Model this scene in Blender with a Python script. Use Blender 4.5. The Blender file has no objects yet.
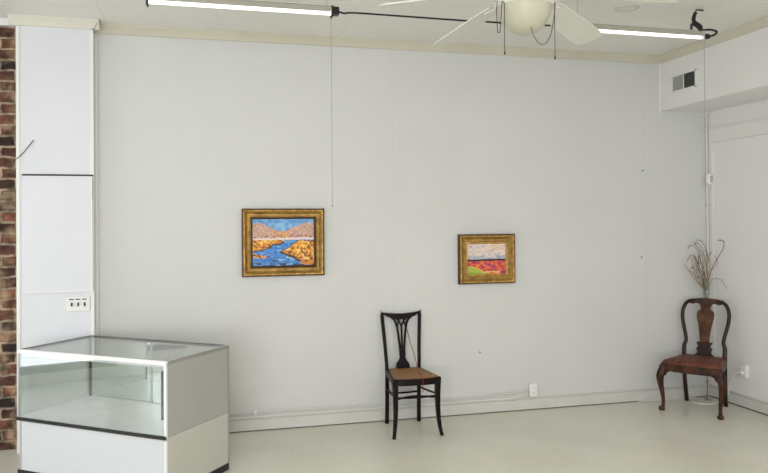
import bpy, bmesh, math, random
from mathutils import Vector, Matrix
random.seed(7)
sc = bpy.context.scene
COL = sc.collection
PI = math.pi
H = 3.275            # ceiling height
SOF = 2.753          # underside of the bulkhead

# ------------------------------------------------------------------ helpers
def lin(c):
    return tuple(((v/255)/12.92 if v/255 <= .04045 else ((v/255+.055)/1.055)**2.4) for v in c)

def mat(name, col, rough=.6, metal=0, spec=.5, var=0, vscale=4, bump=0, bscale=60, stretch=(1,1,1), col2=None, coat=0, emit=0):
    m = bpy.data.materials.new(name); m.use_nodes = True
    nt = m.node_tree; b = nt.nodes['Principled BSDF']
    c = lin(col)
    b.inputs['Base Color'].default_value = (*c, 1)
    b.inputs['Roughness'].default_value = rough
    b.inputs['Metallic'].default_value = metal
    b.inputs['Specular IOR Level'].default_value = spec
    b.inputs['Coat Weight'].default_value = coat
    if emit:
        b.inputs['Emission Color'].default_value = (*c, 1); b.inputs['Emission Strength'].default_value = emit
    tc = nt.nodes.new('ShaderNodeTexCoord'); mp = nt.nodes.new('ShaderNodeMapping')
    mp.inputs['Scale'].default_value = stretch
    nt.links.new(tc.outputs['Object'], mp.inputs['Vector'])
    if var or col2:
        n = nt.nodes.new('ShaderNodeTexNoise'); n.inputs['Scale'].default_value = vscale
        n.inputs['Detail'].default_value = 6; n.inputs['Roughness'].default_value = .6
        nt.links.new(mp.outputs[0], n.inputs['Vector'])
        r = nt.nodes.new('ShaderNodeValToRGB')
        c2 = lin(col2) if col2 else tuple(v*(1-var) for v in c)
        r.color_ramp.elements[0].position = .35; r.color_ramp.elements[1].position = .65
        r.color_ramp.elements[0].color = (*c2, 1); r.color_ramp.elements[1].color = (*c, 1)
        nt.links.new(n.outputs['Fac'], r.inputs['Fac']); nt.links.new(r.outputs['Color'], b.inputs['Base Color'])
    if bump:
        n2 = nt.nodes.new('ShaderNodeTexNoise'); n2.inputs['Scale'].default_value = bscale
        nt.links.new(mp.outputs[0], n2.inputs['Vector'])
        bp = nt.nodes.new('ShaderNodeBump'); bp.inputs['Strength'].default_value = bump; bp.inputs['Distance'].default_value = .01
        nt.links.new(n2.outputs['Fac'], bp.inputs['Height']); nt.links.new(bp.outputs['Normal'], b.inputs['Normal'])
    return m

def obj(name, bm, m, parent=None, bevel=0, smooth=True, kind=None, loc=(0,0,0), rotz=0):
    me = bpy.data.meshes.new(name); bmesh.ops.recalc_face_normals(bm, faces=bm.faces[:]); bm.to_mesh(me); bm.free()
    if smooth:
        for p in me.polygons: p.use_smooth = True
        me.set_sharp_from_angle(angle=math.radians(38))
    o = bpy.data.objects.new(name, me); COL.objects.link(o); me.materials.append(m)
    o.parent = parent; o.location = loc; o.rotation_euler = (0,0,rotz)
    if bevel:
        b = o.modifiers.new('edge', 'BEVEL'); b.width = bevel; b.segments = 2; b.limit_method = 'ANGLE'
    if kind: o['kind'] = kind
    return o

def tag(o, label, cat, group=None):
    o['label'] = label; o['category'] = cat
    if group: o['group'] = group
    return o

def thing(name, label, cat, loc=(0,0,0), rotz=0, group=None):
    o = bpy.data.objects.new(name, None); COL.objects.link(o); o.location = loc; o.rotation_euler = (0,0,rotz)
    return tag(o, label, cat, group)

def B(*boxes):
    bm = bmesh.new()
    for b in boxes: box(bm, *b)
    return bm

def box(bm, x0, x1, y0, y1, z0, z1):
    v = [bm.verts.new((x, y, z)) for z in (z0, z1) for y in (y0, y1) for x in (x0, x1)]
    for f in ((0,1,3,2), (4,6,7,5), (0,4,5,1), (2,3,7,6), (0,2,6,4), (1,5,7,3)): bm.faces.new([v[i] for i in f])

def prism(bm, poly, f, t0, t1):
    """poly = 2D outline; f(u,v,t) -> 3D"""
    a = [bm.verts.new(f(u, v, t0)) for u, v in poly]; b = [bm.verts.new(f(u, v, t1)) for u, v in poly]
    n = len(poly)
    bm.faces.new(a); bm.faces.new(b[::-1])
    for i in range(n): bm.faces.new((a[i], a[(i+1)%n], b[(i+1)%n], b[i]))

def strip(bm, left, right, f, t0, t1):
    """solid between two matching 2D polylines (quads only, any outline)"""
    n = len(left)
    L0 = [bm.verts.new(f(*p, t0)) for p in left]; R0 = [bm.verts.new(f(*p, t0)) for p in right]
    L1 = [bm.verts.new(f(*p, t1)) for p in left]; R1 = [bm.verts.new(f(*p, t1)) for p in right]
    for i in range(n-1):
        bm.faces.new((L0[i], R0[i], R0[i+1], L0[i+1])); bm.faces.new((L1[i], L1[i+1], R1[i+1], R1[i]))
        bm.faces.new((L0[i], L0[i+1], L1[i+1], L1[i])); bm.faces.new((R0[i], R1[i], R1[i+1], R0[i+1]))
    bm.faces.new((L0[0], L1[0], R1[0], R0[0])); bm.faces.new((L0[-1], R0[-1], R1[-1], L1[-1]))

def spline(pts, n=6):
    """Catmull-Rom through tuples of any length"""
    out = []; P = [pts[0]] + list(pts) + [pts[-1]]
    for i in range(1, len(P)-2):
        a, b, c, d = P[i-1], P[i], P[i+1], P[i+2]
        for k in range(n):
            t = k/n
            out.append(tuple(.5*((2*b[j]) + (-a[j]+c[j])*t + (2*a[j]-5*b[j]+4*c[j]-d[j])*t*t + (-a[j]+3*b[j]-3*c[j]+d[j])*t**3) for j in range(len(b))))
    out.append(tuple(pts[-1])); return out

def sweep(bm, pts, sec, seg=8, ref=None, square=False, cap=True):
    """pts: 3D points; sec: one radius, or list of (a,b) half sizes; ref: fixed side vector"""
    pts = [Vector(p[:3]) for p in pts]; n = len(pts); rings = []
    side = Vector(ref) if ref else None
    for i, p in enumerate(pts):
        t = (pts[min(i+1, n-1)] - pts[max(i-1, 0)]).normalized()
        if ref: s = Vector(ref)
        else:
            s = side if side is not None else (Vector((0,0,1)) if abs(t.z) < .9 else Vector((1,0,0)))
        s = (s - t*s.dot(t)).normalized(); side = s if not ref else side
        u = t.cross(s)
        a, b = sec[i] if isinstance(sec, list) else (sec, sec)
        if square: ring = [p + s*a*x + u*b*y for x, y in ((-1,-1), (1,-1), (1,1), (-1,1))]
        else: ring = [p + s*a*math.cos(2*PI*k/seg) + u*b*math.sin(2*PI*k/seg) for k in range(seg)]
        rings.append([bm.verts.new(q) for q in ring])
    m = len(rings[0])
    for i in range(n-1):
        for k in range(m): bm.faces.new((rings[i][k], rings[i][(k+1)%m], rings[i+1][(k+1)%m], rings[i+1][k]))
    if cap: bm.faces.new(rings[0][::-1]); bm.faces.new(rings[-1])

def lathe(bm, prof, c=(0,0,0), seg=24):
    c = Vector(c); rings = []
    for r, z in prof:
        rings.append([bm.verts.new(c + Vector((max(r,1e-4)*math.cos(2*PI*k/seg), max(r,1e-4)*math.sin(2*PI*k/seg), z))) for k in range(seg)])
    for i in range(len(rings)-1):
        for k in range(seg): bm.faces.new((rings[i][k], rings[i][(k+1)%seg], rings[i+1][(k+1)%seg], rings[i+1][k]))
    bm.faces.new(rings[0][::-1]); bm.faces.new(rings[-1])

# ------------------------------------------------------------------ materials
def wall_mat(name, col, seams=(), rough=.55, tint=None):
    """painted plaster with slight unevenness and a few faint vertical board seams (X positions)"""
    m = mat(name, col, rough, var=.05, vscale=.9, bump=.05, bscale=25)
    nt = m.node_tree; b = nt.nodes['Principled BSDF']
    tc = nt.nodes.new('ShaderNodeTexCoord'); sp = nt.nodes.new('ShaderNodeSeparateXYZ')
    nt.links.new(tc.outputs['Object'], sp.inputs[0])
    last = b.inputs['Base Color'].links[0].from_socket
    for ax, s, w, k in seams:
        d = nt.nodes.new('ShaderNodeMath'); d.operation = 'SUBTRACT'; d.inputs[1].default_value = s
        nt.links.new(sp.outputs[ax], d.inputs[0])
        a = nt.nodes.new('ShaderNodeMath'); a.operation = 'ABSOLUTE'; nt.links.new(d.outputs[0], a.inputs[0])
        l = nt.nodes.new('ShaderNodeMath'); l.operation = 'LESS_THAN'; l.inputs[1].default_value = w; nt.links.new(a.outputs[0], l.inputs[0])
        f = nt.nodes.new('ShaderNodeMath'); f.operation = 'MULTIPLY'; f.inputs[1].default_value = k; nt.links.new(l.outputs[0], f.inputs[0])
        mx = nt.nodes.new('ShaderNodeMix'); mx.data_type = 'RGBA'; nt.links.new(f.outputs[0], mx.inputs[0])
        nt.links.new(last, mx.inputs[6]); mx.inputs[7].default_value = (*lin((120,118,108)), 1); last = mx.outputs[2]
    nt.links.new(last, b.inputs['Base Color'])
    return m

M = {}
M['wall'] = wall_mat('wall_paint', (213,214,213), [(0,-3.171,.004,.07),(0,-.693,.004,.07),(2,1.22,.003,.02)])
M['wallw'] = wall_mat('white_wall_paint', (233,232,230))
M['pier'] = mat('pier_paint', (219,221,227), .5, var=.03, vscale=1.5)
M['trim'] = mat('white_trim_paint', (228,228,224), .4)
M['base'] = mat('baseboard_paint', (209,209,204), .4, var=.05, vscale=6)
M['cream'] = mat('cream_trim_paint', (214,211,198), .45, var=.05, vscale=3)
M['crown'] = mat('darker_cream_trim_paint', (202,198,180), .5, var=.06, vscale=3)  # darker tone of the cream trim, for the wall and bulkhead crowns
M['dark'] = mat('dark_gap', (30,29,27), .9)
M['seam'] = mat('dark_seam', (60,58,58), .9)
M['black'] = mat('black_plastic', (16,16,18), .4)
M['white_metal'] = mat('white_enamel', (236,237,236), .3)
M['alu'] = mat('aluminium', (190,190,186), .35, metal=.8)
M['dalu'] = mat('dark_aluminium', (70,72,74), .4, metal=.6)
M['laminate'] = mat('beige_laminate', (170,171,166), .5, var=.04, vscale=2)
M['laminate_low'] = mat('pale_beige_laminate', (194,193,184), .5, var=.04, vscale=2)
M['white_lam'] = mat('white_laminate', (207,211,214), .35)
M['deck'] = mat('pale_deck', (238,242,241), .3, var=.1, vscale=5)
M['mirror'] = mat('mirror', (222,230,226), .03, metal=1)
M['mirror_inner'] = mat('grey_inner_panel', (206,212,209), .1, spec=1, metal=.35)
M['brass'] = mat('brass', (150,118,60), .35, metal=.8)
M['darkwood'] = mat('black_brown_wood', (17,8,8), .42, var=.4, vscale=8, stretch=(1,1,.2), spec=.18)
M['cane'] = None
M['walnut'] = mat('walnut_wood', (84,48,30), .4, col2=(30,16,12), vscale=16, stretch=(1,1,.5), spec=.3)
M['walnut_d'] = mat('dark_walnut_wood', (50,28,20), .4, col2=(20,11,9), vscale=12, stretch=(1,1,.35), spec=.25)
M['burl'] = mat('burl_wood', (100,62,34), .42, col2=(42,22,16), vscale=14, spec=.25)
M['tapestry'] = mat('red_patterned_seat', (128,76,58), .5, col2=(52,24,20), vscale=24, bump=.3, spec=.3)
M['grass'] = mat('dried_grass', (158,138,98), .8, var=.35, vscale=20)
M['grass2'] = mat('brown_dried_grass', (104,82,54), .8, var=.35, vscale=20)
M['cord_red'] = mat('red_cord', (140,32,32), .7)
M['cord_white'] = mat('white_cord', (235,235,230), .4)
M['cord_grey'] = mat('grey_cord', (150,148,142), .5)
M['fan'] = mat('white_fan_enamel', (206,206,198), .3)
M['bowl'] = mat('frosted_glass_bowl', (196,193,174), .35, spec=.6, var=.06, vscale=14)
M['bowl'].node_tree.nodes['Principled BSDF'].inputs['Transmission Weight'].default_value = .15
M['tube'] = mat('lit_tube', (255,253,246), .4, emit=1.5)
M['lens'] = mat('light_lens', (225,223,212), .4)
M['housing'] = mat('grey_light_housing', (168,165,154), .4)
M['louvre'] = mat('grey_louvre', (165,165,160), .5)
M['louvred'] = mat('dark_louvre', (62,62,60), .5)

def glass_mat(name, tint, ior=1.45, fac=1.0):
    m = bpy.data.materials.new(name); m.use_nodes = True; nt = m.node_tree; nt.nodes.clear()
    o = nt.nodes.new('ShaderNodeOutputMaterial'); tr = nt.nodes.new('ShaderNodeBsdfTransparent'); gl = nt.nodes.new('ShaderNodeBsdfGlossy')
    tr.inputs[0].default_value = (*tint, 1); gl.inputs['Roughness'].default_value = .01
    fr = nt.nodes.new('ShaderNodeFresnel')
    ge = nt.nodes.new('ShaderNodeNewGeometry'); im = nt.nodes.new('ShaderNodeMapRange')   # same reflectance from either side of the pane
    im.inputs['To Min'].default_value = ior; im.inputs['To Max'].default_value = 1/ior
    nt.links.new(ge.outputs['Backfacing'], im.inputs['Value']); nt.links.new(im.outputs[0], fr.inputs[0])
    ml = nt.nodes.new('ShaderNodeMath'); ml.operation = 'MULTIPLY'; ml.inputs[1].default_value = fac; ml.use_clamp = True
    nt.links.new(fr.outputs[0], ml.inputs[0])
    mx = nt.nodes.new('ShaderNodeMixShader'); nt.links.new(ml.outputs[0], mx.inputs[0]); nt.links.new(tr.outputs[0], mx.inputs[1]); nt.links.new(gl.outputs[0], mx.inputs[2])
    nt.links.new(mx.outputs[0], o.inputs[0]); return m
M['glass'] = glass_mat('clear_case_glass', (.982, .992, .988), 1.5, 2.3)
M['topglass'] = glass_mat('clear_top_glass', (.982, .992, .988), 1.5, .9)
M['vglass'] = glass_mat('vase_glass', (.88, .9, .88), 1.5, 1.6)

def cane_mat():
    m = mat('woven_cane', (184,138,86), .6, col2=(132,92,56), vscale=60, bump=.4, bscale=120)
    nt = m.node_tree; b = nt.nodes['Principled BSDF']
    tc = nt.nodes.new('ShaderNodeTexCoord'); ck = nt.nodes.new('ShaderNodeTexChecker'); ck.inputs['Scale'].default_value = 70
    nt.links.new(tc.outputs['Object'], ck.inputs['Vector'])
    mx = nt.nodes.new('ShaderNodeMix'); mx.data_type = 'RGBA'; mx.blend_type = 'MULTIPLY'; mx.inputs[0].default_value = .45
    nt.links.new(b.inputs['Base Color'].links[0].from_socket, mx.inputs[6])
    ck.inputs['Color1'].default_value = (1,1,1,1); ck.inputs['Color2'].default_value = (.35,.3,.25,1)
    nt.links.new(ck.outputs[0], mx.inputs[7]); nt.links.new(mx.outputs[2], b.inputs['Base Color']); return m
M['cane'] = cane_mat()

def gold_mat():
    m = mat('antique_gold_leaf', (178,142,70), .42, metal=.4, col2=(128,98,46), vscale=16, bump=.5, bscale=70)
    return m
M['gold'] = gold_mat()
M['gold_dark'] = mat('dark_bronze_edge', (92,64,36), .5, metal=.4, var=.3, vscale=20)
M['gold_bright'] = mat('bright_gold_leaf', (218,176,96), .35, metal=.4, col2=(150,108,52), vscale=24, bump=.4, bscale=90)

def brick_mat():
    m = bpy.data.materials.new('old_brick'); m.use_nodes = True; nt = m.node_tree; b = nt.nodes['Principled BSDF']
    b.inputs['Roughness'].default_value = .9
    tc = nt.nodes.new('ShaderNodeTexCoord'); sp = nt.nodes.new('ShaderNodeSeparateXYZ'); cb = nt.nodes.new('ShaderNodeCombineXYZ')
    nt.links.new(tc.outputs['Object'], sp.inputs[0]); nt.links.new(sp.outputs[0], cb.inputs[0]); nt.links.new(sp.outputs[2], cb.inputs[1])
    nz = nt.nodes.new('ShaderNodeTexNoise'); nz.inputs['Scale'].default_value = 9; nz.inputs['Detail'].default_value = 8
    nt.links.new(cb.outputs[0], nz.inputs['Vector'])
    # wobble
    vm = nt.nodes.new('ShaderNodeVectorMath'); vm.operation = 'MULTIPLY_ADD'; vm.inputs[1].default_value = (.05,.035,0)
    nt.links.new(nz.outputs['Color'], vm.inputs[0]); nt.links.new(cb.outputs[0], vm.inputs[2])
    br = nt.nodes.new('ShaderNodeTexBrick'); br.inputs['Scale'].default_value = 1
    br.inputs['Brick Width'].default_value = .215; br.inputs['Row Height'].default_value = .083; br.inputs['Mortar Size'].default_value = .011
    br.inputs['Mortar Smooth'].default_value = .3; br.inputs['Bias'].default_value = -.1
    br.inputs['Color1'].default_value = (*lin((48,36,32)), 1); br.inputs['Color2'].default_value = (*lin((140,92,72)), 1)
    br.inputs['Mortar'].default_value = (*lin((165,150,130)), 1)
    nt.links.new(vm.outputs[0], br.inputs['Vector'])
    n2 = nt.nodes.new('ShaderNodeTexNoise'); n2.inputs['Scale'].default_value = 14; n2.inputs['Detail'].default_value = 8
    nt.links.new(cb.outputs[0], n2.inputs['Vector'])
    r = nt.nodes.new('ShaderNodeValToRGB'); e = r.color_ramp.elements
    e[0].position = .34; e[0].color = (.16,.13,.12,1); e[1].position = .66; e[1].color = (1.25,1.15,1.05,1)
    nt.links.new(n2.outputs['Fac'], r.inputs['Fac'])
    mx = nt.nodes.new('ShaderNodeMix'); mx.data_type = 'RGBA'; mx.blend_type = 'MULTIPLY'; mx.inputs[0].default_value = .8
    n4 = nt.nodes.new('ShaderNodeTexNoise'); n4.inputs['Scale'].default_value = 5; n4.inputs['Detail'].default_value = 5
    nt.links.new(cb.outputs[0], n4.inputs['Vector'])
    r4 = nt.nodes.new('ShaderNodeValToRGB'); r4.color_ramp.elements[0].position = .48; r4.color_ramp.elements[1].position = .62
    nt.links.new(n4.outputs['Fac'], r4.inputs['Fac'])
    m4 = nt.nodes.new('ShaderNodeMix'); m4.data_type = 'RGBA'; m4.inputs[7].default_value = (*lin((168,148,122)), 1)
    h4 = nt.nodes.new('ShaderNodeMath'); h4.operation = 'MULTIPLY'; h4.inputs[1].default_value = .75
    nt.links.new(r4.outputs['Color'], h4.inputs[0]); nt.links.new(h4.outputs[0], m4.inputs[0]); nt.links.new(br.outputs['Color'], m4.inputs[6])
    nt.links.new(m4.outputs[2], mx.inputs[6]); nt.links.new(r.outputs['Color'], mx.inputs[7])
    nt.links.new(mx.outputs[2], b.inputs['Base Color'])
    bp = nt.nodes.new('ShaderNodeBump'); bp.inputs['Strength'].default_value = .9; bp.inputs['Distance'].default_value = .02; bp.invert = True
    nt.links.new(br.outputs['Fac'], bp.inputs['Height']); nt.links.new(bp.outputs[0], b.inputs['Normal'])
    return m
M['brick'] = brick_mat()

def floor_mat():
    m = mat('painted_floor', (226,225,214), .3, col2=(216,214,202), vscale=1.3, bump=.04, bscale=14, spec=.4)
    nt = m.node_tree; b = nt.nodes['Principled BSDF']
    tc = nt.nodes.new('ShaderNodeTexCoord')
    n = nt.nodes.new('ShaderNodeTexNoise'); n.inputs['Scale'].default_value = 22; n.inputs['Detail'].default_value = 10; n.inputs['Roughness'].default_value = .7
    nt.links.new(tc.outputs['Object'], n.inputs['Vector'])
    r = nt.nodes.new('ShaderNodeValToRGB'); e = r.color_ramp.elements
    e[0].position = .3; e[0].color = (.72,.70,.66,1); e[1].position = .42; e[1].color = (1,1,1,1)
    nt.links.new(n.outputs['Fac'], r.inputs['Fac'])
    mx = nt.nodes.new('ShaderNodeMix'); mx.data_type = 'RGBA'; mx.blend_type = 'MULTIPLY'; mx.inputs[0].default_value = .8
    nt.links.new(b.inputs['Base Color'].links[0].from_socket, mx.inputs[6]); nt.links.new(r.outputs['Color'], mx.inputs[7])
    nt.links.new(mx.outputs[2], b.inputs['Base Color'])
    n3 = nt.nodes.new('ShaderNodeTexNoise'); n3.inputs['Scale'].default_value = 3
    nt.links.new(tc.outputs['Object'], n3.inputs['Vector'])
    mr = nt.nodes.new('ShaderNodeMapRange'); mr.inputs['To Min'].default_value = .22; mr.inputs['To Max'].default_value = .42
    nt.links.new(n3.outputs['Fac'], mr.inputs['Value']); nt.links.new(mr.outputs[0], b.inputs['Roughness'])
    return m
M['floor'] = floor_mat()

def ceiling_mat():
    m = mat('beadboard_ceiling_paint', (236,235,228), .55, var=.05, vscale=1.2)
    nt = m.node_tree; b = nt.nodes['Principled BSDF']
    tc = nt.nodes.new('ShaderNodeTexCoord'); sp = nt.nodes.new('ShaderNodeSeparateXYZ'); nt.links.new(tc.outputs['Object'], sp.inputs[0])
    def groove(out, period, width):
        a = nt.nodes.new('ShaderNodeMath'); a.operation = 'PINGPONG'; a.inputs[1].default_value = period/2; nt.links.new(out, a.inputs[0])
        l = nt.nodes.new('ShaderNodeMath'); l.operation = 'LESS_THAN'; l.inputs[1].default_value = width; nt.links.new(a.outputs[0], l.inputs[0]); return l.outputs[0]
    g1 = groove(sp.outputs[1], .078, .0022); g2 = groove(sp.outputs[0], 1.83, .002)
    mm = nt.nodes.new('ShaderNodeMath'); mm.operation = 'MAXIMUM'; nt.links.new(g1, mm.inputs[0]); nt.links.new(g2, mm.inputs[1])
    f = nt.nodes.new('ShaderNodeMath'); f.operation = 'MULTIPLY'; f.inputs[1].default_value = .28; nt.links.new(mm.outputs[0], f.inputs[0])
    mx = nt.nodes.new('ShaderNodeMix'); mx.data_type = 'RGBA'; nt.links.new(f.outputs[0], mx.inputs[0])
    nt.links.new(b.inputs['Base Color'].links[0].from_socket, mx.inputs[6]); mx.inputs[7].default_value = (*lin((120,116,104)), 1)
    nt.links.new(mx.outputs[2], b.inputs['Base Color']); return m
M['ceiling'] = ceiling_mat()

# ------------------------------------------------------------------ room shell
S = 'structure'
XL, YF = -9.0, -10.0
PX0, PX1, PY = -6.118, -5.582, -.12
obj('floor', B((XL-.2, .2, YF-.2, .2, -.15, 0)), M['floor'], kind=S)
obj('ceiling', B((XL-.2, .2, YF-.2, .2, H, H+.15)), M['ceiling'], kind=S)
obj('wall_back', B((-6.1, .2, 0, .15, 0, H)), M['wall'], kind=S)
obj('wall_back_brick', B((XL-.2, -6.1, .0, .15, 0, H)), M['brick'], kind=S)
obj('wall_right', B((0, .15, YF-.2, 0, 0, H)), M['wallw'], kind=S)
lw = [(-3.3,-2.0), (-1.8,-.6)]
obj('wall_left', B((XL-.15, XL, YF-.2, -3.3, 0, H), (XL-.15, XL, -.6, 0, 0, H), (XL-.15, XL, -3.3, -.6, 0, .12), (XL-.15, XL, -3.3, -.6, 2.4, H), (XL-.15, XL, -2.0, -1.8, .12, 2.4)), M['wallw'], kind=S)
for i, (a, b) in enumerate(lw):
    obj('window_%d' % (i+5), B((XL-.1, XL-.04, a, a+.05, .12, 2.4), (XL-.1, XL-.04, b-.05, b, .12, 2.4), (XL-.1, XL-.04, a, b, .12, .2), (XL-.1, XL-.04, a, b, 2.33, 2.4), (XL-.1, XL-.04, a, b, .9, .95)), M['dalu'], kind=S)
# shop front: piers and lintel with four large openings
wins = [(-8.6,-6.9), (-6.7,-5.0), (-3.2,-1.9), (-1.7,-.4)]
fr = [(XL, .0, YF-.15, YF, 0, .55), (XL, 0, YF-.15, YF, 2.75, H), (XL, -8.6, YF-.15, YF, .55, 2.75), (-6.9,-6.7,YF-.15,YF,.55,2.75),
      (-5.0,-3.2,YF-.15,YF,.55,2.75), (-1.9,-1.7,YF-.15,YF,.55,2.75), (-.4,0,YF-.15,YF,.55,2.75)]
obj('wall_front', B(*fr), M['wallw'], kind=S)
for i, (a, b) in enumerate(wins):
    c = (a+b)/2
    obj('window_%d' % (i+1), B((a, a+.05, YF-.1, YF-.04, .55, 2.75), (b-.05, b, YF-.1, YF-.04, .55, 2.75), (a, b, YF-.1, YF-.04, .55, .6),
        (a, b, YF-.1, YF-.04, 2.7, 2.75), (c-.02, c+.02, YF-.1, YF-.04, .6, 2.7)), M['dalu'], kind=S)
# painted pier on the left
obj('wall_pier', B((PX0, PX1, PY, 0, 0, H)), M['pier'], kind=S)
obj('trim_1', B((PX1-.022, PX1+.004, PY-.006, PY, 0, 3.2), (PX1, PX1+.004, PY, PY+.02, 0, 3.2)), M['trim'], kind=S)
obj('trim_2', B((PX0-.004, PX0+.02, PY-.006, PY, 0, 3.2)), M['trim'], kind=S)
obj('trim_3', B((PX1+.0, PX1+.022, -.03, 0, 0, 3.2)), M['trim'], kind=S)

CR = [(0, 0), (-.014, 0), (-.02, .012), (-.026, .03), (-.042, .048), (-.05, .058), (-.05, .07), (0, .07)]   # (out, up)
def crown(name, along, a, b, c, z, m):
    bm = bmesh.new()
    if along == 'x': prism(bm, CR, lambda u, v, t: (t, c+u, z+v), a, b)
    else: prism(bm, CR, lambda u, v, t: (c+u, t, z+v), a, b)
    return obj(name, bm, m, kind=S)
crown('trim_4', 'x', PX1, -.508, 0, H-.07, M['crown'])
crown('trim_5', 'x', PX0-.05, PX1+.05, PY, H-.07, M['cream'])
crown('trim_6', 'y', YF, 0, -.508, H-.07, M['crown'])
bm = bmesh.new(); prism(bm, CR, lambda u, v, t: (PX1-u, t, H-.07+v), PY-.045, 0); obj('trim_7', bm, M['cream'], kind=S)
obj('trim_8', B((XL, PX0, -.03, 0, H-.05, H)), M['trim'], kind=S)
# bulkhead along the right wall
obj('ceiling_bulkhead', B((-.508, 0, YF, 0, SOF, H)), M['wallw'], kind=S)
obj('trim_9', B((-.532, -.51, -.012, 0, SOF-.02, H-.07)), M['trim'], kind=S)
# right wall: wide flat band and corner stile
obj('trim_10', B((-.022, 0, -6, -.06, 2.452, 2.578), (-.03, 0, -6, -.06, 2.568, 2.584)), M['trim'], kind=S)
obj('trim_11', B((-.008, 0, -.085, -.055, 0.12, SOF)), M['wallw'], kind=S)
# baseboards
def base_b(name, b1, b2, b3):
    o = obj(name, B(b1, b2), M['base'], kind=S, bevel=.003)
    obj('shadow_gap', B(b3), M['seam'], o)
base_b('baseboard_back', (PX1, 0, -.018, 0, .007, .098), (PX1, 0, -.011, 0, .098, .112), (PX1, 0, -.012, 0, 0, .009))
base_b('baseboard_right', (-.018, 0, YF, 0, .009, .098), (-.011, 0, YF, 0, .098, .112), (-.0165, 0, YF, 0, 0, .009))

# ------------------------------------------------------------------ things on the walls
t = thing('access_panel', 'flat white access panel with dark top seam on the painted pier', 'panel', ((-6.086-5.58)/2, PY, 1.2))
w = .247
obj('cover', B((-w, w, -.02, 0, 0, .877)), M['pier'], t, bevel=.004)
obj('edge_strip', B((w-.012, w, -.023, -.0, 0, .87), (-w, w, -.024, -.0, -.004, .006)), M['trim'], t)
obj('seam', B((-w-.002, w+.004, -.009, 0, .877, .889), (w, w+.003, -.009, 0, 0.70, .889)), M['seam'], t)

t = thing('light_switch', 'white triple switch plate low on the painted pier above the glass case', 'switch', (-5.694, PY, 1.102))
obj('plate', B((-.086, .086, -.008, 0, -.055, .055)), M['trim'], t, bevel=.003)
for k in (-1, 0, 1):
    s = obj('toggle', B((-.004+k*.046, .008+k*.046, -.02, -.008, -.016, .012)), M['louvred'], t, bevel=.002)
    obj('label_strip', B((-.018+k*.046, .016+k*.046, -.0095, -.008, .032, .04)), M['black'], t)
obj('side_edge', B((.086, .091, -.007, 0, -.052, .052)), M['louvre'], t)

def receptacle(name, label, loc, rz):
    t = thing(name, label, 'outlet', loc, rz)
    obj('box', B((-.035, .035, -.032, 0, -.057, .057)), M['trim'], t, bevel=.004)
    p = obj('cover_plate', B((-.038, .038, -.038, -.032, -.06, .06)), M['white_metal'], t, bevel=.003)
    for z in (-.022, .022):
        obj('socket', B((-.014, .014, -.041, -.038, z-.013, z+.013)), M['white_metal'], t, bevel=.004)
        for x in (-.006, .006): obj('slot', B((x-.0012, x+.0012, -.0418, -.041, z-.004, z+.006)), M['dark'], t)
    return t
receptacle('wall_outlet', 'white surface-mounted outlet box at the end of the raceway on the long wall', (-1.882, 0, .182), 0)
receptacle('wall_outlet', 'white outlet on the right wall with the looping white cord plugged in', (0, -.49, .335), -PI/2)
# raceway along the wall + black plug bit
bm = bmesh.new(); sweep(bm, [(-1.925,-.02,.175), (-2.3,-.011,.152), (-3.0,-.011,.148), (-4.36,-.011,.153), (-5.55,-.011,.158)], [(.009,.008)]*5, seg=8, ref=(0,0,1))
t = thing('cable_raceway', 'long white cable run along the back wall above the baseboard', 'cable', (-1.92, 0, .12))
o = obj('cable', bm, M['base'], t); o.location = (1.92, 0, -.12)
bm = bmesh.new(); sweep(bm, [(-1.925,-.012,.16), (-2.1,-.022,.118), (-2.4,-.023,.12), (-3.2,-.022,.119), (-5.5,-.022,.12)], .0045, seg=6)
o = obj('thin_wire', bm, M['cord_white'], t); o.location = (1.92, 0, -.12)
o = obj('clip', B((-4.37,-4.345,-.024,0,.138,.172)), M['trim'], t); o.location = (1.92, 0, -.12)

t = thing('air_vent', 'rectangular return-air vent with two louvre banks on the white bulkhead', 'vent', (-.508, -.343, 2.972), -PI/2)
W_, Z_ = .168, .078
obj('frame', B((-W_, W_, -.008, 0, Z_-.012, Z_), (-W_, W_, -.008, 0, -Z_, -Z_+.012), (-W_, -W_+.012, -.008, 0, -Z_, Z_), (W_-.012, W_, -.008, 0, -Z_, Z_), (-.005, .005, -.008, 0, -Z_, Z_)), M['white_metal'], t)
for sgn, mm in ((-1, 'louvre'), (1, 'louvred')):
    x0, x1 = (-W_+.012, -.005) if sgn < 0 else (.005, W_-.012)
    bm = B((x0, x1, -.002, 0, -Z_+.012, Z_-.012))
    for k in range(8):
        z = -Z_+.018+k*.0165; box(bm, x0, x1, -.007, -.002, z, z+.008)
    obj('louvre_bank', bm, M[mm], t)

# conduit in the corner + small round box
t = thing('corner_conduit', 'thin white conduit running down the corner below the bulkhead', 'pipe', (-.022, -.022, 1.35))
bm = bmesh.new(); sweep(bm, [(0,0,0), (0,0,SOF-1.35)], .007, seg=10); obj('pipe', bm, M['wallw'], t)
obj('coupling', B((-.018,.018,-.018,.018,SOF-1.35-.03,SOF-1.35)), M['trim'], t, bevel=.004)
t = thing('wall_sensor', 'small rounded white box on the corner conduit high up the wall', 'sensor', (-.03, -.06, 2.10))
bm = B((-.022,.022,-.03,.025,-.055,.055)); obj('case', bm, M['white_metal'], t, bevel=.012)
obj('face', B((-.012,.012,-.033,-.029,-.03,.03)), M['alu'], t)

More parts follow.
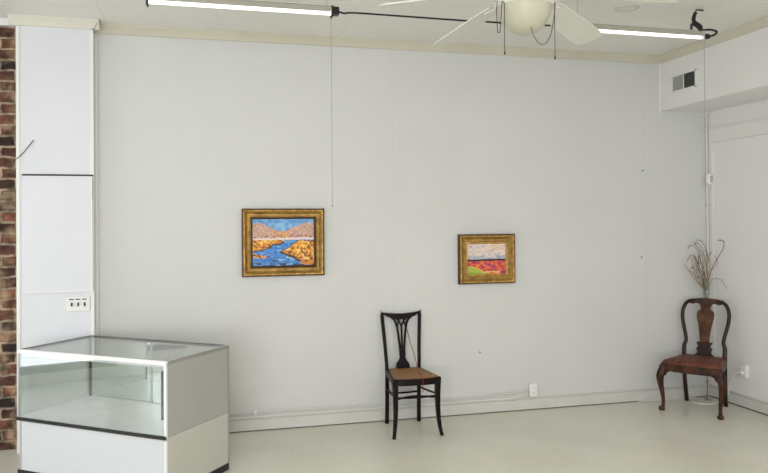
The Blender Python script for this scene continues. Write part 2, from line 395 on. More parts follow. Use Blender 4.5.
# nails and small holes in the wall
for i, (x, z) in enumerate([(-2.383,.545), (-.72,2.18), (-.74,1.36), (-.25,1.1)][:3]):
    bm = bmesh.new(); sweep(bm, [(x,0,z), (x,-.012,z)], .006, seg=8)
    tag(obj('nail', bm, M['seam']), ['small dark nail in the wall right of the cane-seat chair', 'small dark nail high on the wall near the corner', 'small dark nail at mid height on the wall left of the dried grass'][i], 'nail')
bm = bmesh.new(); sweep(bm, spline([(-6.12,PY-.008,2.2), (-6.07,PY-.012,2.25), (-6.0,PY-.01,2.345)]), .003, seg=6)
tag(obj('loose_wire', bm, M['seam']), 'short dark wire sticking out from the left edge of the painted pier', 'wire')

# ------------------------------------------------------------------ framed paintings
def hsh(i, j, s=0):
    v = math.sin(i*127.1+j*311.7+s*74.7)*43758.5453; return v-math.floor(v)
def vn(x, y, s=0):
    i, j = math.floor(x), math.floor(y); a, b = x-i, y-j; a = a*a*(3-2*a); b = b*b*(3-2*b)
    return (hsh(i,j,s)*(1-a)+hsh(i+1,j,s)*a)*(1-b)+(hsh(i,j+1,s)*(1-a)+hsh(i+1,j+1,s)*a)*b
def mixc(a, b, t):
    t = max(0, min(1, t)); return tuple(a[k]*(1-t)+b[k]*t for k in range(3))
def art_marsh(u, v):
    """u 0..1 left to right, v 0..1 top to bottom"""
    n = vn(u*18, v*18, 1); n2 = vn(u*34, v*30, 2); n3 = vn(u*7, v*30, 3); n4 = vn(u*46, v*46, 6)
    c = mixc((80,140,205), (150,195,230), n)                                   # sky
    ridge = .09+.17*math.exp(-((u-.46)/.17)**2)+.10*(vn(u*12,0,4)-.5)+.05*(n2-.5)
    if v > ridge:                                                              # hazy autumn trees
        pal = [(214,170,140), (176,128,128), (232,196,160), (150,112,96), (222,158,84), (198,172,196), (240,214,190)]
        c = pal[int(n4*6.99)]; c = mixc(c, (205,165,150), .35)
        if abs(u-.46) < .16 and n > .4: c = mixc(c, (226,160,80), .6)
        if v > .34 and n2 > .6: c = mixc(c, (130,90,110), .6)
    if v > .40+.015*(n-.5): c = mixc((238,228,222), (205,160,160), n2*.6)
    if v > .445:
        c = mixc((46,104,186), (92,160,222), n2)                               # water
        if n3 > .82: c = (140,190,230)
        if .455 < v < .50 and .35 < u < .7: c = mixc((120,180,225), (70,140,210), n)
        e = .05*(vn(u*9, v*9, 5)-.5)+.03*(vn(u*24, 3, 7)-.5)
        gold = mixc((240,184,56), (216,118,36), n3)
        if n2 > .74: gold = (248,214,120)
        if n2 < .30: gold = (120,78,38)
        left = max(.66+.04*(1-u/.2) if u < .2 else .66-(u-.2)*.50, .445)       # lower edge of the left bank
        if u < .52 and v < left+e:
            c = gold
            if v > left+e-.025: c = (66,46,44)
        if abs(v-.78-e) < .045*(1-(u/.30)**2) and u < .30: c = gold if n3 < .7 else (60,50,56)
        rb = .44+.28*max(0, min(1, (.72-v)/.24))                               # left limit of the right bank
        lo = .74+.27*((u-.42)/.58) if u > .42 else 0
        if v > .46 and u > rb+e and v < lo+e*1.4:
            c = gold
            if v > lo+e*1.4-.05 or u < rb+e+.025: c = (78,50,40)
        if v > .88 and u > .78 and n3 > .35: c = (214,130,50)
        if v > .80 and .2 < u < .6 and vn(u*8, v*60, 8) > .72: c = (52,60,90)
        if v > .93 and vn(u*10, v*50, 9) > .6: c = (64,62,86)
    return c
def art_field(u, v):
    n = vn(u*12, v*22, 11); n2 = vn(u*22, v*24, 12); n3 = vn(u*4, v*16, 13)
    c = mixc((206,192,200), (236,220,204), n)
    if n3 > .60: c = mixc(c, (240,200,164), .6)
    if n2 > .80: c = (176,160,182)
    top = .52+.03*(vn(u*7,0,14)-.5)
    if v > top-.10-.03*math.sin(u*8): c = mixc((206,208,214), (150,152,176), n2)
    if v > top-.01: c = (58,28,36)
    if v > top+.05:
        c = mixc((196,58,54), (226,104,80), n)
        if n2 > .66: c = (160,58,104)
        if n2 < .28: c = (232,126,66)
        g = (v-.74)*4+.5*(n-.5)-u*2.2
        if g > -.45 and v > .74: c = mixc((226,160,60), (236,196,80), n2)
        if g > -.1 and v > .74: c = mixc((130,166,62), (196,200,84), n)
        elif v > .90 and u < .85 and n2 > .4: c = (234,180,110)
    return c
def canvas(name, w, h, fn, parent, y, nx=150, ny=120):
    bm = bmesh.new(); lay = bm.verts.layers.float_color.new('Paint'); g = []
    for j in range(ny+1):
        row = []
        for i in range(nx+1):
            u, v = i/nx, j/ny
            q = bm.verts.new((-w/2+u*w, y+.0015*(vn(u*40, v*40, 9)-.5), h/2-v*h)); q[lay] = (*lin(fn(u, v)), 1); row.append(q)
        g.append(row)
    for j in range(ny):
        for i in range(nx): bm.faces.new((g[j][i], g[j+1][i], g[j+1][i+1], g[j][i+1]))
    m = bpy.data.materials.new(name+'_oil_paint'); m.use_nodes = True; nt = m.node_tree; b = nt.nodes['Principled BSDF']
    a = nt.nodes.new('ShaderNodeAttribute'); a.attribute_name = 'Paint'; nt.links.new(a.outputs['Color'], b.inputs['Base Color'])
    b.inputs['Roughness'].default_value = .45
    me = bpy.data.meshes.new(name); bm.to_mesh(me); bm.free(); me.materials.append(m)
    o = bpy.data.objects.new(name, me); COL.objects.link(o); o.parent = parent; return o
def ring(bm, W, Hh, prof):
    """mitred frame: prof = list of (inset from outer edge, y)"""
    loops = []
    for d, y in prof:
        loops.append([bm.verts.new(p) for p in ((-W/2+d, y, -Hh/2+d), (W/2-d, y, -Hh/2+d), (W/2-d, y, Hh/2-d), (-W/2+d, y, Hh/2-d))])
    for i in range(len(loops)-1):
        for k in range(4): bm.faces.new((loops[i][k], loops[i][(k+1)%4], loops[i+1][(k+1)%4], loops[i+1][k]))
def painting(label, cx, cz, W, Hh, mw, fn):
    t = thing('framed_painting', label, 'painting', (cx, 0, cz))
    d = -.045
    bm = bmesh.new(); ring(bm, W, Hh, [(0, -.002), (0, -.038), (.004, d), (.011, d)]); obj('outer_edge', bm, M['gold_dark'], t)
    bm = bmesh.new(); ring(bm, W, Hh, [(.011, d), (.016, d-.006), (.022, d-.004), (.026, d+.004)]); obj('outer_bead', bm, M['gold_bright'], t)
    bm = bmesh.new(); ring(bm, W, Hh, [(.026, d+.004), (mw*.38, d+.012), (mw*.45, d+.016), (mw*.5, d+.011), (mw*.72, d+.012), (mw*.8, d+.006)]); obj('cove_moulding', bm, M['gold'], t)
    bm = bmesh.new(); ring(bm, W, Hh, [(mw*.8, d+.006), (mw*.86, d+.004), (mw*.93, d+.012), (mw, d+.026)]); obj('inner_liner', bm, M['gold_dark' if fn is art_marsh else 'gold_bright'], t)
    canvas('canvas', W-2*mw+.004, Hh-2*mw+.004, fn, t, d+.024)
    obj('backing', B((-W/2+.01, W/2-.01, -.004, -.0005, -Hh/2+.01, Hh/2-.01)), M['gold_dark'], t)
    return t
painting('gold-framed painting of a blue winding river through orange marsh', -4.12, 1.547, .68, .56, .088, art_marsh)
painting('smaller gold-framed painting of a red field under pale clouds', -2.316, 1.375, .535, .44, .088, art_field)

# ------------------------------------------------------------------ glass display case
ang = math.atan2(-.604, .797)          # local +x runs along its front, to the right
t = thing('display_case', 'glass-topped white and beige display case in front of the painted pier', 'display case', (-4.995, -1.42, 0), ang)
L_, D_, T_ = 1.255, .652, .862         # local x: -L..0 ; local y: 0..D
obj('plinth', B((-L_+.0, .0, -.004, D_, 0, .05)), M['black'], t, bevel=.003)
obj('front_panel', B((-L_+.035, -.012, .0, .018, .052, .376)), M['white_lam'], t)
obj('corner_post', B((-.012, 0, -.002, .014, .05, .376)), M['white_metal'], t)
obj('corner_post', B((-L_+.022, -L_+.035, -.002, .018, .05, .376)), M['alu'], t)
obj('lower_side_panel', B((-.015, -.0, .016, D_-.012, .05, .376)), M['laminate_low'], t)
obj('lower_side_panel', B((-L_+.02, -L_+.035, .018, D_-.012, .05, .376)), M['laminate_low'], t)
obj('corner_post', B((-.014, .003, D_-.014, D_, .05, .376)), M['alu'], t)
obj('back_panel', B((-L_+.02, -.012, D_-.015, D_-.003, .05, .385)), M['laminate_low'], t)
obj('bumper_strip', B((-L_-.008, .004, -.014, .0, .385, .407)), M['black'], t, bevel=.004)
obj('deck', B((-L_, 0, 0, D_, .376, .396)), M['laminate_low'], t)
obj('deck_liner', B((-L_+.012, -.016, .006, D_-.012, .396, .409)), M['deck'], t)
obj('side_panel', B((-.014, -.001, .012, D_-.012, .398, .842)), M['laminate'], t)
obj('inner_face', B((-.02, -.0145, .014, D_-.02, .41, .84)), M['mirror'], t)
obj('corner_post', B((-.014, .002, -.003, .012, .397, .845)), M['white_metal'], t)
obj('corner_post', B((-.012, .003, D_-.012, D_, .39, .855)), M['alu'], t)
o = obj('lock_track', B((-.046, -.034, .010, .02, .50, .80)), M['black'], t)
obj('corner_post', B((-L_, -L_+.012, -.002, .01, .407, .845)), M['alu'], t)
obj('side_glass', B((-L_+.002, -L_+.007, .01, D_-.02, .409, .845)), M['mirror_inner'], t)
# mirrored sliding doors in aluminium frames at the back
for k, (a, b, y) in enumerate(((-L_+.01, -L_*.5+.03, D_-.022), (-L_*.5-.03, -.02, D_-.032))):
    d = obj('sliding_door', B((a, b, y, y+.005, .415, .84)), M['mirror'], t)
    obj('door_stile', B((a, a+.018, y-.004, y+.007, .41, .845)), M['dalu' if k == 0 else 'alu'], d)
    obj('door_stile', B((b-.014, b, y-.004, y+.007, .41, .845)), M['alu'], d)
obj('front_glass', B((-L_+.01, -.014, .002, .007, .408, .838)), M['glass'], t)
obj('top_glass', B((-L_+.004, -.012, .006, D_-.006, .8545, .8605)), M['topglass'], t)
obj('front_rail', B((-L_-.002, .002, -.004, .014, .838, T_+.002)), M['white_metal'], t, bevel=.002)
obj('side_rail', B((-.016, .003, .014, D_, .842, T_+.001)), M['alu'], t, bevel=.002)
obj('side_rail', B((-L_, -L_+.012, .014, D_, .845, T_)), M['dalu'], t)
obj('back_rail', B((-L_+.012, -.016, D_-.012, D_, .845, T_)), M['dalu'], t)
obj('light_rail', B((-L_+.02, -.03, .02, .045, .818, .838)), M['white_metal'], t, bevel=.003)

# ------------------------------------------------------------------ cane-seat side chair
t = thing('side_chair', 'dark slender side chair with cane seat and pierced ribbed back', 'chair', (-3.121, -.098, 0), 0)
dw = M['darkwood']
lean = lambda z: max(0, (z-.46))*.118 - .002
def stile_path(s):
    return spline([(s*.142, .012, 0), (s*.140, .002, .2), (s*.143, -.004, .46), (s*.150, .018, .64), (s*.160, .04, .8), (s*.168, .056, .925)], 5)
for s in (-1, 1):
    P = stile_path(s); n = len(P); bm = bmesh.new()
    sweep(bm, P, [(.0135 if p[2] > .4 else .015, .013 if p[2] < .5 else .011) for p in P], ref=(1,0,0), square=True)
    obj('back_leg', bm, dw, t, bevel=.003)
    P = spline([(s*.199-.003, -.446, 0), (s*.187-.003, -.430, .07), (s*.177-.003, -.418, .18), (s*.175-.003, -.412, .33), (s*.179-.003, -.412, .465)], 5)
    bm = bmesh.new(); sweep(bm, P, [(.012+.010*min(1, p[2]/.45), .012+.010*min(1, p[2]/.45)) for p in P], ref=(1,0,0), square=True)
    obj('front_leg', bm, dw, t, bevel=.003)
# seat rails
bm = bmesh.new()
fr_ = spline([(-.200,-.422), (-.11,-.446), (0,-.454), (.11,-.446), (.195,-.422)], 5)
strip(bm, fr_, [(x, y+.05) for x, y in fr_], lambda u, v, tt: (u, v, tt), .412, .463)
obj('front_rail', bm, dw, t, bevel=.003)
for s in (-1, 1):
    bm = bmesh.new(); strip(bm, [(s*.198,-.425), (s*.155,.004)], [(s*.158,-.42), (s*.118,.004)], lambda u, v, tt: (u, v, tt), .415, .463); obj('side_rail', bm, dw, t, bevel=.003)
obj('back_rail', B((-.14,.14,-.02,.012,.415,.463)), dw, t, bevel=.003)
bm = bmesh.new()
a = spline([(-.185,-.405), (-.1,-.425), (0,-.43), (.1,-.425), (.185,-.405)], 5)
b = [(x*.70, -.004) for x, y in a]
N = 8; G = []
for i in range(len(a)):
    G.append([bm.verts.new((a[i][0]+(b[i][0]-a[i][0])*j/N, a[i][1]+(b[i][1]-a[i][1])*j/N, .466-.010*math.sin(PI*j/N)*math.sin(PI*i/(len(a)-1)))) for j in range(N+1)])
for i in range(len(a)-1):
    for j in range(N): bm.faces.new((G[i][j], G[i+1][j], G[i+1][j+1], G[i][j+1]))
seat = obj('seat', bm, M['cane'], t)
sd = seat.modifiers.new('thick', 'SOLIDIFY'); sd.thickness = .006; sd.offset = -1
# stretchers
for (p, q) in (((-.19,-.415,.315), (.19,-.415,.315)), ((-.187,-.41,.325), (-.140,.0,.30)), ((.187,-.41,.325), (.140,.0,.30)), ((-.14,.0,.26), (.14,.0,.26))):
    mid = tuple((p[k]+q[k])/2 for k in range(3))
    if p[1] == q[1] and p[1] < -.1: q = (q[0], q[1], q[2]); 
    bm = bmesh.new(); sweep(bm, spline([p, (mid[0], mid[1], mid[2]-.006), q], 4), .0085, seg=8); obj('stretcher', bm, dw, t)
bm = bmesh.new(); sweep(bm, spline([(-.185,-.41,.30), (0,-.30,.292), (.185,-.41,.30)], 6), [(.009,.007)]*13, seg=8, ref=(0,0,1)); obj('stretcher', bm, dw, t)
# crest rail
F = lambda u, v, tt: (u, lean(v)+tt, v)
bm = bmesh.new()
top = spline([(-.182,.952), (-.165,.938), (-.10,.928), (0,.922), (.10,.928), (.165,.938), (.182,.952)], 5)
bot = spline([(-.172,.925), (-.150,.915), (-.100,.898), (0,.874), (.100,.898), (.150,.915), (.172,.925)], 5)
strip(bm, top, bot, F, -.010, .010); obj('crest_rail', bm, dw, t, bevel=.002)
# pierced splat: three ribs fanning into the crest, spade foot
bm = bmesh.new()
def rib(pts, w=.0075):
    P = spline([(u, lean(v), v) for u, v in pts], 6); sweep(bm, P, [(w, .0065)]*len(P), ref=(1,0,.01), square=True)
for s in (-1, 1):
    rib([(s*.135,.914), (s*.085,.892), (s*.055,.86), (s*.038,.80), (s*.028,.72), (s*.019,.64), (s*.017,.585)], .009)
    rib([(s*.062,.90), (s*.030,.868), (s*.010,.838), (0,.815)], .0065)
    rib([(s*.016,.885), (s*.022,.862), (s*.032,.835), (s*.036,.80)], .0055)
rib([(0,.825), (0,.72), (0,.585)], .0075)
sp_l = spline([(-.024,.605), (-.027,.575), (-.024,.555), (-.034,.53), (-.052,.508), (-.058,.49), (-.060,.462)], 4)
strip(bm, sp_l, [(-x, z) for x, z in sp_l], F, -.0065, .0065)
obj('back_splat', bm, dw, t)
for s in (-1, 1):   # arched brackets under the crest
    pass
# red cord draped over the seat
bm = bmesh.new()
sweep(bm, spline([(.045,.025,.79), (.065,-.01,.68), (.085,-.08,.56), (.085,-.16,.478), (.052,-.35,.475), (.036,-.45,.472), (.034,-.462,.43), (.034,-.462,.36)], 6), .003, seg=6)
tag(obj('red_cord', bm, M['cord_red'], loc=(-3.121,-.098,0)), 'thin red cord draped from the chair back over the cane seat', 'cord')

# ------------------------------------------------------------------ Queen Anne style chair
t = thing('vase_back_chair', 'carved walnut chair with solid vase-shaped splat and cabriole legs', 'chair', (-.262, -.262, 0), math.atan2(-.82, .57))
wn, wd = M['walnut'], M['walnut_d']
def ql(z): return -.012+max(0, z-.45)*.145       # lean of the back
for s in (-1, 1):
    P = spline([(s*.172,.03,0), (s*.176,.005,.14), (s*.180,-.010,.30), (s*.180,-.012,.46), (s*.178,ql(.53),.535), (s*.166,ql(.565),.57), (s*.170,ql(.62),.62), (s*.194,ql(.72),.72), (s*.206,ql(.80),.80),
                (s*.202,ql(.865),.865), (s*.180,ql(.915),.918), (s*.145,ql(.94),.943), (s*.105,ql(.945),.948)], 5)
    bm = bmesh.new(); sweep(bm, P, [((.020 if p[2] < .54 else .017), (.020 if p[2] < .5 else .018)) for p in P], seg=8)
    obj('back_leg', bm, wd, t)
    P = [(s*.245,-.425,.40,.030), (s*.247,-.435,.36,.033), (s*.262,-.452,.31,.032), (s*.262,-.450,.25,.025), (s*.250,-.440,.16,.018), (s*.243,-.436,.08,.0145), (s*.245,-.444,.035,.016), (s*.249,-.455,.018,.026), (s*.249,-.455,.002,.022)]
    P = [(x+.018, y, z, w*1.12) for x, y, z, w in P]; P = spline(P, 5); bm = bmesh.new(); sweep(bm, [p[:3] for p in P], [(p[3], p[3]) for p in P], seg=10, ref=(1,0,0)); obj('front_leg', bm, wn, t)
    # knee bracket
    bm = bmesh.new(); prism(bm, [(s*.225,.372), (s*.165,.372), (s*.178,.352), (s*.20,.345), (s*.212,.320), (s*.24,.30), (s*.25,.372)], lambda u, v, tt: (u+.018, tt, v), -.462, -.435); obj('knee_bracket', bm, wd, t, bevel=.003)
# seat rails
def seat_outline(sc_, n=6):
    return [(x+.018*(-y/.45), y) for x, y in spline([(-.195,0), (-.212,-.12), (-.240,-.30), (-.260,-.41), (-.246,-.450), (-.13,-.468), (0,-.475), (.13,-.468), (.246,-.450), (.260,-.41), (.240,-.30), (.212,-.12), (.195,0)], n)]
bm = bmesh.new(); o1 = seat_outline(1); o2 = [(x*.86, y*.86-.02) for x, y in o1]
strip(bm, o1, o2, lambda u, v, tt: (u, v, tt), .355, .425); box(bm, -.18, .18, -.03, .008, .355, .425)
obj('seat_rail', bm, wn, t, bevel=.006)
bm = bmesh.new(); o1 = [(x*.97, y*.97-.004) for x, y in seat_outline(1)]
cen = (0, -.22); levels = [(1, .42), (.985, .437), (.93, .449), (.8, .457), (.5, .463), (.15, .465)]
LP = [[bm.verts.new((cen[0]+(x-cen[0])*k, cen[1]+(y-cen[1])*k, z)) for x, y in o1] for k, z in levels]
n = len(o1)
for i in range(len(LP)-1):
    for k in range(n): bm.faces.new((LP[i][k], LP[i][(k+1)%n], LP[i+1][(k+1)%n], LP[i+1][k]))
bm.faces.new(LP[-1]); bm.faces.new(LP[0][::-1])
obj('seat', bm, M['tapestry'], t)
FQ = lambda u, v, tt: (u, ql(v)+tt, v)
# crest yoke
bm = bmesh.new()
top = spline([(-.155,.958), (-.11,.967), (-.06,.972), (0,.974), (.06,.972), (.11,.967), (.155,.958)], 5)
bot = spline([(-.155,.928), (-.115,.918), (-.075,.926), (0,.90), (.075,.926), (.115,.918), (.155,.928)], 5)
strip(bm, top, bot, FQ, -.014, .014); obj('crest_rail', bm, wn, t, bevel=.005)
# vase splat
Ls = spline([(-.066,.945), (-.060,.925), (-.048,.895), (-.045,.872), (-.066,.858), (-.076,.835), (-.074,.79), (-.060,.73), (-.050,.66), (-.044,.60), (-.043,.572)], 5)
bm = bmesh.new(); strip(bm, Ls, [(-x, z) for x, z in Ls], FQ, -.008, .008); obj('back_splat', bm, M['burl'], t, bevel=.003)
Ls = [(-.068,.572), (-.070,.562), (-.058,.552), (-.054,.535), (-.062,.520), (-.070,.510), (-.066,.500), (-.060,.488), (-.062,.470), (-.085,.455), (-.090,.425)]
bm = bmesh.new(); strip(bm, Ls, [(-x, z) for x, z in Ls], FQ, -.013, .013); obj('splat_shoe', bm, wd, t, bevel=.003)

# ------------------------------------------------------------------ tall floor vase with dried grasses
VX, VY = -.125, -.125
t = thing('floor_vase', 'tall slim brass stand holding a clear glass cup behind the walnut chair', 'vase', (VX, VY, 0))
bm = bmesh.new(); lathe(bm, [(.038,0), (.038,.004), (.03,.008), (.008,.014)]); obj('base', bm, M['vglass'], t)
bm = bmesh.new(); lathe(bm, [(.006,.012), (.005,.16), (.012,.165), (.013,.175), (.005,.182), (.0045,.9), (.010,.905), (.010,.925), (.005,.93), (.005,.952), (.02,.96), (.022,.966)], seg=12); obj('stem', bm, M['brass'], t)
bm = bmesh.new(); lathe(bm, [(.020,.966), (.024,.968), (.030,1.0), (.033,1.12), (.0315,1.12), (.0285,1.002), (.018,.975)], seg=20); obj('cup', bm, M['vglass'], t)
bm = bmesh.new(); sweep(bm, [(.033*math.cos(a*PI/8), .033*math.sin(a*PI/8), 1.12) for a in range(17)], .0018, seg=5); obj('rim', bm, M['alu'], t)
stems = [[(-1,-14), (-4,2), (-9,14), (-12,28)], [(-1,-14), (-3,6), (-10,20), (-13,30)],
 # image-scaled offsets: (right, up) in 1/100 m steps from the cup mouth
 [(0,-10), (-2,6), (-3,22), (-8,34), (-14,43)],
 [(-1,-10), (0,8), (-1,24), (-5,37), (-10,42), (-13,40)],
 [(0,-10), (1,10), (1,28), (-1,38), (-6,44), (-11,45)],
 [(1,-10), (1,12), (2,26), (4,32)],
 [(0,-10), (3,10), (8,24), (13,36), (13,44), (9,45)],
 [(0,-10), (2,9), (6,16), (9,22), (7,27)],
 [(-1,-10), (-4,6), (-9,20), (-14,26)],
 [(0,-10), (-3,9), (-6,18), (-13,27), (-18,28), (-21,22)],
 [(0,-10), (-2,10), (-6,24), (-7,30)],
 [(0,-10), (4,2), (9,4), (13,0), (15,-6)],
 [(-1,-10), (-5,4), (-8,14), (-9,28)],
 [(1,-10), (0,14), (0,32)],
 [(-1,-10), (-6,2), (-10,8), (-14,16), (-17,14)],
 [(0,-10), (1,6), (3,18), (1,30), (-2,34)],
 [(-1,-10), (-3,8), (-8,28), (-12,38), (-17,39), (-20,36)],
 [(0,-10), (0,8), (-4,30), (-8,33)]]
for i, st in enumerate(stems):
    P = []
    for j, (u, v) in enumerate(st):
        k = .0088*.98
        if u < 0: x, y = .969*u*k, -.245*u*k
        else: x, y = .35*u*k*1.5, -.94*u*k*1.5
        dd = (random.random()-.5)*.02*min(1, j)
        P.append((x*1.0 + dd*.3, y - abs(dd), 1.12+v*.0088))
    r0 = .0032 if i % 3 else .0042
    P = spline(P, 5); n = len(P); bm = bmesh.new()
    sec = [((r0*(1-.55*a/n)) * (1.0 if a < n*.72 else 1.5), (r0*(1-.55*a/n)) * (1.0 if a < n*.72 else 1.5)) for a in range(n)]
    sweep(bm, P, sec, seg=5)
    # wispy seed heads near the tip
    for a in range(int(n*.66), n, 1):
        p = Vector(P[a])
        q = p + Vector(((random.random()-.5)*.02, (random.random()-.6)*.014, (random.random()-.2)*.022))
        sweep(bm, [p, q], .0011, seg=4)
    tag(obj('dried_grass_stem', bm, M['grass' if i % 2 else 'grass2'], loc=(VX, VY, 0)), 'thin beige dried grass stem arching out of the glass cup', 'dried grass', 'dried grass stems in the floor vase')
# second, looser tuft left of the cup: straight stalks standing behind the chair back
for i, (u0, u1, h0) in enumerate([(-17,-24,20), (-14,-16,26), (-11,-13,30), (-12,-18,13), (-8,-12,22)]):
    k = .0088; bm = bmesh.new()
    def pt(u, z): return (.969*u*k, -.245*u*k-.0, z)
    P = spline([pt(-1, 1.03), pt(u0*.35, 1.08), pt(u0*.8, 1.16), pt(u1, 1.12+h0*k)], 5)
    sweep(bm, P, [(.0042*(1-.5*a/len(P)),)*2 for a in range(len(P))], seg=5)
    tag(obj('dried_grass_stem', bm, M['grass'], loc=(VX, VY, 0)), 'thin beige dried grass stem arching out of the glass cup', 'dried grass', 'dried grass stems in the floor vase')

# white cord from the right wall outlet
bm = bmesh.new()
sweep(bm, spline([(-.042,-.49,.325), (-.062,-.475,.325), (-.075,-.43,.30), (-.06,-.36,.20), (-.055,-.31,.08), (-.06,-.28,.012), (-.12,-.25,.007), (-.22,-.30,.007), (-.31,-.27,.007), (-.33,-.19,.007), (-.27,-.12,.007), (-.20,-.05,.007), (-.45,-.035,.007), (-.8,-.03,.007)], 8), .0052, seg=8)
tag(obj('power_cord', bm, M['cord_white']), 'white power cord looping from the right wall outlet to the floor', 'cord')
t2 = obj('plug', B((-.062,-.042,-.505,-.475,.312,.340)), M['cord_white'], bevel=.003)
tag(t2, 'white plug pushed into the right wall outlet', 'plug')

# ------------------------------------------------------------------ ceiling tube lights
TY, TZ = -1.48, 3.05
def tube_light(label, x0, x1, y=TY, hang=(.12,.88)):
    L = x1-x0; t = thing('tube_light', label, 'light', (x0, y, TZ))
    bm = bmesh.new(); prism(bm, [(-.034,.0), (-.030,.030), (-.018,.040), (.018,.040), (.030,.030), (.034,.0), (.026,.0), (.022,.006), (-.022,.006), (-.026,.0)], lambda u, v, tt: (tt, u, v), .012, L-.012)
    obj('housing', bm, M['housing'], t)
    bm = bmesh.new(); sweep(bm, [(.014,0,-.004), (L-.014,0,-.004)], .0125, seg=14, ref=(0,0,1)); obj('tube', bm, M['tube'], t)
    obj('end_cap', B((0,.014,-.034,.034,-.028,.040)), M['black'], t, bevel=.003)
    obj('end_cap', B((L-.014,L,-.034,.034,-.028,.040)), M['black' if x0 < -3 else 'alu'], t, bevel=.003)
    for h in hang:
        bm = bmesh.new(); sweep(bm, [(L*h,0,.038), (L*h,0,H-TZ)], .0018, seg=6); obj('hanging_wire', bm, M['cord_grey'], t)
    return t, L
tL, _ = tube_light('lit tube light fixture on the left above the river painting', -5.095, -3.955, hang=(.1,.965))
# squared connector block at its right end
obj('connector', B((1.142,1.178,-.026,.026,-.014,.036)), M['black'], tL, bevel=.003)
tR, LR = tube_light('lit tube light fixture on the right between fan and bulkhead', -2.33, -1.205, hang=(.1,))
# black strap, hook and coiled cable end
bm = bmesh.new()
sweep(bm, spline([(LR-.01,.0,.03), (LR-.006,.01,.08), (LR-.045,.03,.12), (LR-.035,.04,.165), (LR-.015,.05,.19)], 6), .014, seg=8)
sweep(bm, spline([(LR+.005,.0,.02), (LR-.02,.015,.07), (LR-.06,.03,.10), (LR-.065,.035,.06)], 6), .010, seg=8)
obj('hanging_strap', bm, M['black'], tR)
bm = bmesh.new(); sweep(bm, [(LR-.02,.05,.185), (LR-.005,.06,H-TZ-.006)], .0025, seg=6); sweep(bm, [(LR+.0,.06,H-TZ-.008), (LR+.06,.06,H-TZ-.008)], .006, seg=6); obj('ceiling_hook', bm, M['louvred'], tR)
bm = bmesh.new(); sweep(bm, spline([(LR-.02,-.01,.045), (LR+.06,-.01,.055), (LR+.115,-.0,.052), (LR+.125,0,.038), (LR+.095,0,.018), (LR+.06,0,.008), (LR+.02,0,.006)], 6), .008, seg=8); obj('cable_loop', bm, M['black'], tR)
obj('connector', B((LR+.0,LR+.055,-.018,.018,-.012,.022)), M['black'], tR, bevel=.004)
# linking cable
bm = bmesh.new()
sweep(bm, spline([(-3.92,TY,3.062), (-3.88,TY,3.053), (-3.8,TY,3.060), (-3.4,TY,3.058), (-3.0,TY,3.056), (-2.92,TY-.0,3.058), (-2.6,TY,3.058), (-2.325,TY,3.065)], 6), .0062, seg=8)
tag(obj('linking_cable', bm, M['black']), 'black cable strung between the two tube lights under the ceiling', 'cable')
# thin cords
for x, label, m_, r in ((-3.967, 'thin pale pull cord hanging from the left tube light', 'cord_grey', .0016), (-1.188, 'thin grey pull cord hanging from the right tube light', 'cord_grey', .0022)):
    bm = bmesh.new(); sweep(bm, [(0,0,0), (0,0,1.21)], r, seg=6); lathe(bm, [(.001,-.018), (.004,-.014), (.004,-.002), (.001,.002)], seg=8)
    tag(obj('pull_cord', bm, M[m_], loc=(x, TY, 1.822)), label, 'cord')

# recessed ceiling light
t = thing('recessed_light', 'round recessed can light set in the ceiling near the bulkhead', 'light', (-1.725, -1.324, H))
bm = bmesh.new(); pr = [(.062,-.001), (.066,-.008), (.088,-.005), (.090,0)]
seg = 32; R = [[bm.verts.new((r*math.cos(2*PI*k/seg), r*math.sin(2*PI*k/seg), z)) for k in range(seg)] for r, z in pr]
for i in range(3):
    for k in range(seg): bm.faces.new((R[i][k], R[i][(k+1)%seg], R[i+1][(k+1)%seg], R[i+1][k]))
obj('trim_ring', bm, M['cream'], t)
bm = bmesh.new(); lathe(bm, [(.062,-.004), (.03,-.008), (.002,-.009)], seg=32); obj('lens', bm, M['lens'], t)

# ------------------------------------------------------------------ ceiling fan
FX, FY = -3.384, -3.088
t = thing('ceiling_fan', 'white ceiling fan with frosted glass bowl light and hanging pull chains', 'ceiling fan', (FX, FY, H), math.radians(0))
z0 = -H
bm = bmesh.new(); lathe(bm, [(.012,-.10), (.06,-.085), (.075,-.03), (.078,0)], seg=28); obj('canopy', bm, M['fan'], t)
bm = bmesh.new(); lathe(bm, [(.013,2.86+z0), (.013,-.08)], seg=12); obj('downrod', bm, M['fan'], t)
bm = bmesh.new(); lathe(bm, [(.05,2.69+z0), (.11,2.70+z0), (.145,2.73+z0), (.15,2.79+z0), (.12,2.84+z0), (.03,2.87+z0)], seg=32); obj('motor_housing', bm, M['fan'], t)
bm = bmesh.new(); lathe(bm, [(.10,2.648+z0), (.128,2.650+z0), (.134,2.660+z0), (.132,2.670+z0), (.10,2.684+z0), (.05,2.70+z0)], seg=36); obj('light_rim', bm, M['fan'], t)
bm = bmesh.new(); lathe(bm, [(.006,2.531+z0), (.03,2.534+z0), (.062,2.548+z0), (.092,2.575+z0), (.113,2.61+z0), (.123,2.652+z0)], seg=36); obj('glass_bowl', bm, M['bowl'], t)
blade0 = None
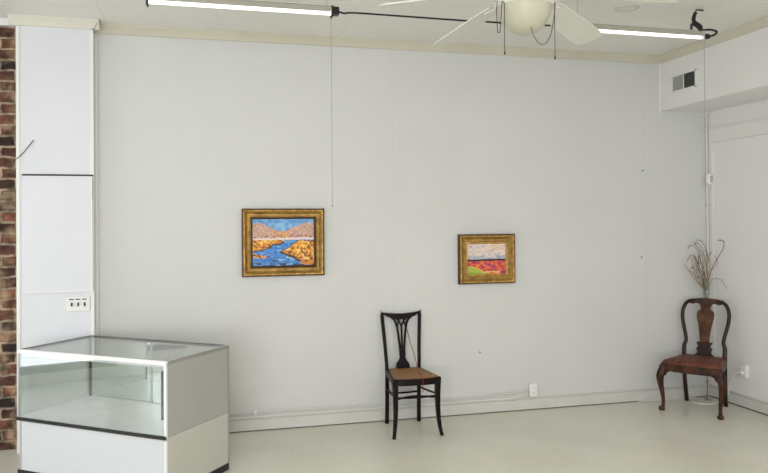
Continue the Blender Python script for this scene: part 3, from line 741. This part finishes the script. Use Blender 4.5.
for k in range(5):
    a = math.radians(34 + 72*k)
    arm = bpy.data.objects
    bm = bmesh.new()
    Lb = spline([(.19,.050), (.26,.062), (.45,.072), (.60,.074), (.645,.062), (.665,.03)], 4)
    strip(bm, Lb, [(u, -v) for u, v in Lb], lambda u, v, tt: (u, v, tt), -.003, .003)
    rot = Matrix.Rotation(a, 4, 'Z') @ Matrix.Translation((0, 0, 2.735+z0)) @ Matrix.Rotation(math.radians(9.5), 4, 'Y') @ Matrix.Rotation(math.radians(-13), 4, 'X')
    bmesh.ops.transform(bm, matrix=rot, verts=bm.verts)
    bl = obj('blade', bm, M['fan'], t)
    bm = bmesh.new(); sweep(bm, [(.11,0,-.004), (.17,0,-.010), (.25,0,-.006)], [(.006,.022),(.005,.018),(.004,.04)], ref=(0,0,1), square=True)
    bmesh.ops.transform(bm, matrix=rot, verts=bm.verts); obj('blade_bracket', bm, M['fan'], bl)
# local frame of the camera side: right vector for placing chains across the bowl
rv = Vector((.969, -.245, 0)); nv = Vector((-.245, -.969, 0))
def fp(r, n, z): q = rv*r + nv*n; return (q.x, q.y, z+z0)
for (r, zt, zb) in ((-.102, 2.648, 2.437), (.116, 2.648, 2.415)):
    bm = bmesh.new(); sweep(bm, [fp(r, .075, zt), fp(r, .075, zb)], .0017, seg=6); lathe(bm, [(.001,-.012), (.0035,-.01), (.0035,.0), (.001,.003)], c=fp(r, .075, zb), seg=8); obj('pull_chain', bm, M['black'], t)
for pts in ([(-.102,2.645), (-.112,2.655), (-.116,2.60), (-.122,2.53), (-.128,2.52), (-.133,2.53), (-.136,2.60), (-.134,2.655)],
            [(.012,2.545), (.020,2.515), (.040,2.48), (.058,2.468), (.080,2.478), (.100,2.52), (.114,2.60), (.117,2.65)]):
    bm = bmesh.new(); sweep(bm, spline([fp(r, .08, z) for r, z in pts], 5), .0016, seg=6); obj('wire_loop', bm, M['black'], t)

# ------------------------------------------------------------------ daylight and camera
def area(name, loc, rot, sx, sy, e, col):
    l = bpy.data.lights.new(name, 'AREA'); l.shape = 'RECTANGLE'; l.size = sx; l.size_y = sy; l.energy = e; l.color = col
    o = bpy.data.objects.new(name, l); COL.objects.link(o); o.location = loc; o.rotation_euler = rot; return o
for i, (a, b) in enumerate(wins):
    e = (100, 76, 8, 5)[i]
    area('daylight_%d' % (i+1), ((a+b)/2, YF-.2, 1.65), (PI/2, 0, 0), b-a, 2.2, e, (.935, .955, 1.0))
for i, (a, b) in enumerate(lw):
    area('side_daylight_%d' % (i+1), (XL-.2, (a+b)/2, 1.26), (PI/2, 0, -PI/2), b-a, 2.28, 26, (.93, .955, 1.0))
for i, x in enumerate((-6.8, -2.0)):     # uplights added low at the shop front to brighten the ceiling
    area('added_uplight_%d' % (i+1), (x, YF-.15, .75), (PI/2+math.radians(38), 0, 0), (3.4, 3.0)[i], .8, (100, 30)[i], (1.0, .975, .95))
for i, (x, y) in enumerate(((-5.2, -4.6), (-2.2, -4.6), (-3.8, -7.2))):     # unseen fill lamps added under the ceiling to brighten floor and walls
    area('added_fill_%d' % (i+1), (x, y, H-.12), (0, 0, 0), 1.2, .15, (33, 29, 32)[i], (1.0, .94, .83))
w = bpy.data.worlds.new('World'); sc.world = w; w.use_nodes = True
w.node_tree.nodes['Background'].inputs[0].default_value = (.75, .85, 1, 1); w.node_tree.nodes['Background'].inputs[1].default_value = 1.0

cam = bpy.data.cameras.new('Camera'); co = bpy.data.objects.new('Camera', cam); COL.objects.link(co)
cam.sensor_width = 36; cam.lens = 720.7/768*36; cam.shift_y = -19.32/768; cam.clip_start = .05
r = Vector((.96939278,-.2453974,-.00759967)); u = Vector((.00533013,-.00991126,.99993668)); f = Vector((.24545719,.9693719,.0082999))
mw = Matrix(((r.x,u.x,-f.x,-4.7785), (r.y,u.y,-f.y,-6.0272), (r.z,u.z,-f.z,1.7), (0,0,0,1)))
co.matrix_world = mw; sc.camera = co
sc.view_settings.view_transform = 'Standard'; sc.view_settings.look = 'None'; sc.view_settings.exposure = 0
